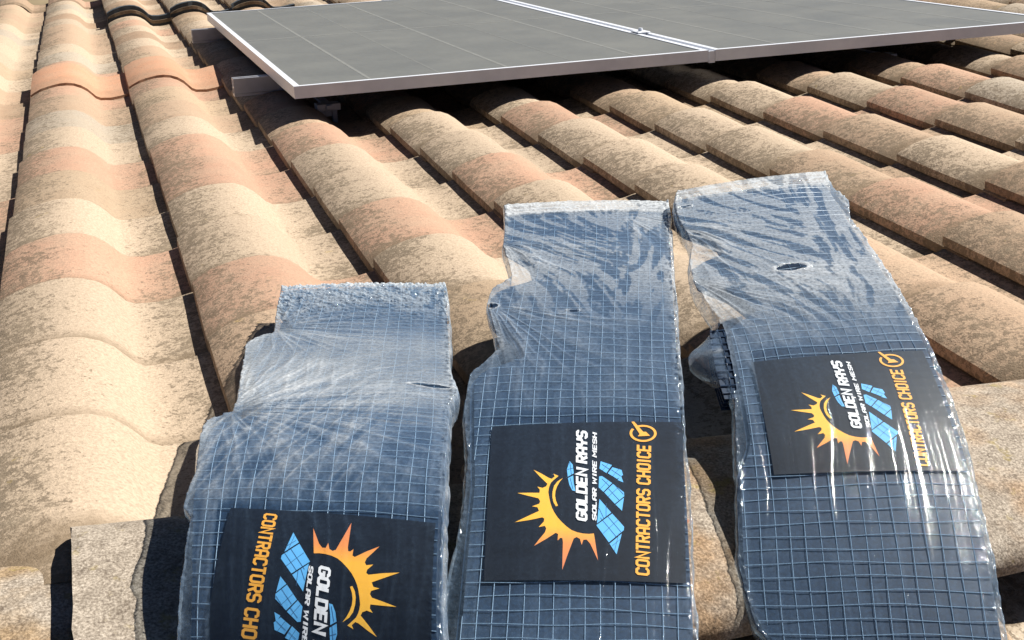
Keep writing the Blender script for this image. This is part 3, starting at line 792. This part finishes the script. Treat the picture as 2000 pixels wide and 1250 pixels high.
for key, d in PK.items():
    S = Surf(STN[key]); base = S.at(.5, .42, -.03)
    root = empty('wire_mesh_package', mw=RM @ Matrix.Translation(Vector(base)))
    root['label'] = d['label']; root['category'] = 'wire mesh package'; root['group'] = 'plastic wrapped wire mesh packages on the ridge'
    Lb = lambda v, t=d['body']: float(interp(t, v)); Rb = lambda v: .992
    Lf = lambda v, t=d['left']: float(interp(t, v))
    vend = S.len - .01
    for i in range(NL):
        rr = random.Random(key * 10 + i)
        off = .006 * i
        du = rr.uniform(-.012, .012)
        v0 = .020 - .0042 * i + rr.uniform(0, .002)
        ll = (lambda v, du=du, Lb=Lb, i=i: max(Lb(v) + du + (.004 if i == 0 else 0), -.03)); rl = (lambda v, du=du: .99 + du * .5)
        V, F = sheet_geo(S, ll, rl, v0, vend, -.0007 - i * .0031, .0023, base)
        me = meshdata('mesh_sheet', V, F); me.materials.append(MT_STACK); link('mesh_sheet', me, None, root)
        if i in (0,):
            V, F = wires_geo(S, ll, rl, v0, vend, .0, base, seed=key)
            me = meshdata('wire_grid', V, F); me.materials.append(MT_WIRE); o = link('wire_grid', me, None, root); o['kind'] = 'stuff'
    if key == 3:   # layers bulging out of the split at the side
        for i in range(4):
            fl = lambda v, i=i: -.055 - .004 * i + .02 * ((v - .395) / .06) ** 2; fr = lambda v: .06
            V, F = sheet_geo(S, fl, fr, .338, .452, -.006 - i * .0048, .0016, base, nu=6, nv=16)
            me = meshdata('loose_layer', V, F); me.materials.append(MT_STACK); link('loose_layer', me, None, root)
            V, F = wires_geo(S, fl, fr, .338, .452, -.0052 - i * .0048, base, r=.0009, cell=.0115, cells=34, seed=9 + i)
            me = meshdata('loose_wires', V, F); me.materials.append(MT_WIREDARK); o = link('loose_wires', me, None, root); o['kind'] = 'stuff'
    # card
    q = d['quad']; nu, nv = 16, 16
    a = np.linspace(0, 1, nu)[None].repeat(nv, 0)[..., None]; b = np.linspace(0, 1, nv)[:, None].repeat(nu, 1)[..., None]
    Q = [np.array(p) for p in q]
    UV_ = Q[0] * (1 - a) * (1 - b) + Q[1] * a * (1 - b) + Q[2] * a * b + Q[3] * (1 - a) * b
    P = S.at(UV_[..., 0], UV_[..., 1], .0020).reshape(-1, 3) - base
    me = meshdata('card', P, grid_faces(nu, nv)); me.materials.append(MT_LABEL)
    card = link('card', me, None, root)
    if me.polygons[0].normal.z < 0: me.flip_normals()
    label_parts(card, S, q, d['flip'], base, key)
    # film: top, both sides, bottom edges
    nt, nv = 230, 760
    vs_ = np.linspace(-.004, vend + .004, nv)
    ul = np.array([Lf(v) for v in vs_]); ur = np.full(nv, 1.008)
    ur = ur + .010 * (ns3(vs_ * 35, vs_ * 0, key + 40) - .5) + .006 * (ns3(vs_ * 120, vs_ * 0, key + 41) - .5)
    ul = ul + .006 * (ns3(vs_ * 110, vs_ * 0, key + 42) - .5)
    if key == 3: ur = ur + .05 * np.exp(-((vs_ - .085) / .03) ** 2)
    if key == 1: ur = ur + .030 * np.exp(-((vs_ - .44) / .035) ** 2) - .012 * np.exp(-((vs_ - .50) / .02) ** 2)
    tt = np.linspace(0, 1, nt)
    U = ul[:, None] + (ur - ul)[:, None] * tt[None]; Vv = np.repeat(vs_[:, None], nt, 1)
    x = U * WID; y = Vv
    fold0 = np.exp(-(np.clip(y - .034, 0, 1) / .004) ** 2)
    Hh = np.zeros_like(U); hz = np.zeros_like(U)
    ax = x + .012 * (ns3(x * 12, y * 12, 70 + key) - .5); ay = y + .02 * (ns3(x * 12, y * 12, 75 + key) - .5)
    for m_, (pu, pv, rad) in enumerate(d['pinch']):
        dx, dy = ax - pu * WID, ay - pv
        rr_ = np.sqrt(dx * dx + dy * dy) + 1e-4; th_ = np.arctan2(dy, dx)
        k = 9.0 if m_ < 2 else 7.0
        w = np.exp(-(rr_ / (rad * .55)) ** 2) * sstep(.004, .03, rr_)
        if key > 1: w = w * sstep(-.15, .35, th_) * (1 - sstep(1.35, 1.7, th_))
        rg = ridge(th_ * k + ns3(x * 30, y * 30, 3) * .5, rr_ * 9, 10 * key + m_, 3.0)
        rg2 = ridge(th_ * k * 2.7, rr_ * 16, 10 * key + m_ + 5, 3.0)
        Hh += (.0036 * rg + .0012 * rg2) * w * np.clip(rr_ / .05, .25, 1.0); hz += (.42 * rg + .28 * rg2) * w
    # folds running the length of the bag
    wl_ = {1: .95, 2: .95, 3: 1.0}[key]
    mid = sstep(.28, .42, y)
    st = ridge(ax * 75 + ay * 2.0, ay * 5.5, 30 + key, 4.0); st2 = ridge(ax * 190 - ay * 3, ay * 11, 33 + key, 3.0)
    stw = (.30 + .70 * np.exp(-((y - .545) / .075) ** 2)) if key == 3 else 1.0
    Hh += stw * (.0011 * st * (1.35 if key == 3 else .9) + .00045 * st2) * mid * wl_ * 1.4; hz += (.13 * st + .06 * st2) * mid * wl_
    # tight wrinkles across the bag between the grid wires
    cw = ridge(ax * 14, ay * 160, 50 + key, 3.0); Hh += .00035 * cw * (.4 + .6 * (1 - mid)); hz += .05 * cw
    if key == 1:
        dg = ridge((ax * .93 + ay * .37) * 150, (ay * .93 - ax * .37) * 12, 61, 2.5); wdg = sstep(.30, .42, y) * (1 - sstep(.66, .70, y)) * (1 - sstep(.55, .95, U))
        Hh += .0010 * dg * wdg; hz += .38 * dg * wdg
    # crumpled far end
    cr = ns3(x * 230, y * 230, 80 + key) * .6 + ns3(x * 520, y * 520, 81 + key) * .4
    cr = np.clip(cr - .42, 0, 1) * 1.6
    endw = (1 - sstep(*{1: (.10, .26), 2: (.03, .08), 3: (.02, .05)}[key], y)) * ({1: 1.0, 2: 1.0, 3: .5}[key]); edge = np.exp(-((U - ur[:, None]) / .035) ** 2) * {1: .8, 2: 1.0, 3: .7}[key] + np.exp(-((U - ul[:, None]) / .025) ** 2) * .5
    lines = ridge(x * 3, y * 230, 150 + key, 2.0)
    Hc = .0016 * lines * fold0 + {1: .0050, 2: .0015, 3: .0008}[key] * cr * endw + .0050 * cr * edge
    dul = ns3(x * 9 + 5, y * 7, 90 + key)
    hz *= {1: .55, 2: .42, 3: .36}[key]
    p0 = d['pinch'][0]; dx, dy = ax - p0[0] * WID, ay - p0[1]; r0 = np.sqrt(dx * dx + dy * dy); t0_ = np.arctan2(dy, dx)
    p1 = d['pinch'][1]; dx1, dy1 = ax - p1[0] * WID, ay - p1[1]; r1 = np.sqrt(dx1 * dx1 + dy1 * dy1); t1_ = np.arctan2(dy1, dx1)
    c0 = ns3(t0_ * 15 + 40, r0 * 8, 120 + key) * .6 + ns3(t0_ * 44 + 40, r0 * 24, 124 + key) * .4
    c1 = ns3(t1_ * 15 + 40, r1 * 8, 125 + key) * .6 + ns3(t1_ * 44 + 40, r1 * 24, 126 + key) * .4
    cv_ = ns3(ax * 110 + ay * 12, ay * 16, 127 + key) * .6 + ns3(ax * 260, ay * 50, 128 + key) * .4
    qa = ax * .78 - ay * .62 + .012 * np.sin(ay * 22); qb = ax * .62 + ay * .78
    c0 = ns3(qa * 105, qb * 15, 120 + key) * .5 + ns3(qa * 250, qb * 34, 124 + key) * .5
    c1 = c0
    bl = sstep(p1[1] - .06, p1[1] + .02, y); br = sstep(.55, .85, U)
    con = ((c0 * (1 - bl) + c1 * bl) * (1 - br) + cv_ * br) * .88 + .12 * ns3(ax * 420, ay * 200, 122 + key)
    con = sstep(.50, .60, con)
    top = 1 - sstep({1: .10, 2: .22, 3: .24}[key], {1: .24, 2: .40, 3: .42}[key], y + .05 * (dul - .5))
    hz += {1: .26, 2: .29, 3: .34}[key] * top * (1 - .90 * con)
    if key == 1: hz += .16 * sstep(.18, .28, y) * (1 - sstep(.46, .54, y)) * (.5 + ns3(x * 60, y * 14, 131))
    fold = np.exp(-(np.clip(y - .034, 0, 1) / .004) ** 2)
    hz += {1: .34, 2: .52, 3: .26}[key] * fold * (.5 + .9 * ridge(x * 4, y * 240, 140 + key, 2.0)) + .16 * endw * cr + .20 * edge + .038 + .04 * dul + .06 * (1 - sstep(.30, .62, y))
    onlab = np.exp(-(np.clip(np.abs(y - (q[0][1] + q[2][1]) / 2) - (q[0][1] - q[2][1]) / 2 - .005, 0, 1) / .01) ** 2)
    hz = hz * (1 - .74 * onlab * (U > .12))
    nn_ = .0030 + Hh * .5 + Hc
    tear = np.zeros(U.shape, bool)
    for (tu, tv, ta, tb, sk) in d['tears']:
        du_, dv_ = (U - tu), (y - tv - sk * (U - tu) * 2)
        e_ = (du_ / ta) ** 2 + (dv_ / tb) ** 2 * (1 + .6 * ns3(x * 300, y * 300, 4))
        tear |= e_ < 1
        rim = np.exp(-((np.sqrt(e_) - 1.15) / .2) ** 2); nn_ += .0015 * rim; hz += .35 * rim
    if key == 3:    # open split on the left
        pass
    # side columns
    TK = .021
    prof = [(-.2, -1.0), (.0, -.93), (.75, -.7), (1.1, -.4), (.8, -.12)]
    bag = 3.0 * np.exp(-((vs_ - .385) / .035) ** 2) if key == 3 else .6 * np.exp(-((vs_ - .60) / .05) ** 2) if key == 1 else .3 * np.exp(-((vs_ - .6) / .06) ** 2)
    colsU, colsN, colsH = [], [], []
    for m_, (o_, z_) in enumerate(prof):
        wob = (ns3(vs_ * 60, vs_ * 0 + m_ * .7, 95 + key) - .5)
        if key == 3: bu = -(bag * .058) * (1.0 if z_ < -.2 else .0)
        else: bu = -(bag * .03) * (1 if z_ < -.2 else .3)
        colsU.append(ul - .010 * o_ + bu + .008 * wob); colsN.append(TK * z_ + .003 * wob + 0 * vs_)
        colsH.append(np.full(nv, .16) + .3 * (ns3(vs_ * 90, vs_ * 0 + m_, 99) ** 2))
    rU, rN, rH = [], [], []
    for m_, (o_, z_) in enumerate(reversed(prof)):
        wob = (ns3(vs_ * 60, vs_ * 0 + m_ * .7, 195 + key) - .5)
        rU.append(ur + .006 * o_ + .008 * wob); rN.append(TK * z_ + .003 * wob + 0 * vs_); rH.append(np.full(nv, .2) + .4 * (ns3(vs_ * 90, vs_ * 0 + m_, 199) ** 2))
    UU = np.concatenate([np.array(colsU).T, U, np.array(rU).T], 1)
    NN = np.concatenate([np.array(colsN).T, nn_, np.array(rN).T], 1)
    HZ = np.concatenate([np.array(colsH).T, hz, np.array(rH).T], 1)
    nc = UU.shape[1]; VV = np.repeat(vs_[:, None], nc, 1)
    tearf = np.concatenate([np.zeros((nv, 5), bool), tear, np.zeros((nv, 5), bool)], 1)
    if key == 3: tearf[:, 4:8] |= ((vs_ > .340) & (vs_ < .45))[:, None]
    keep = ~tearf[:-1, :-1]
    P = S.at(UU, VV, NN).reshape(-1, 3) - base
    me = meshdata('plastic_film', P, [f[::-1] for f in grid_faces(nc, nv, keep)], smooth=True)
    if me.polygons[len(me.polygons) // 2].normal.z < 0: me.flip_normals()
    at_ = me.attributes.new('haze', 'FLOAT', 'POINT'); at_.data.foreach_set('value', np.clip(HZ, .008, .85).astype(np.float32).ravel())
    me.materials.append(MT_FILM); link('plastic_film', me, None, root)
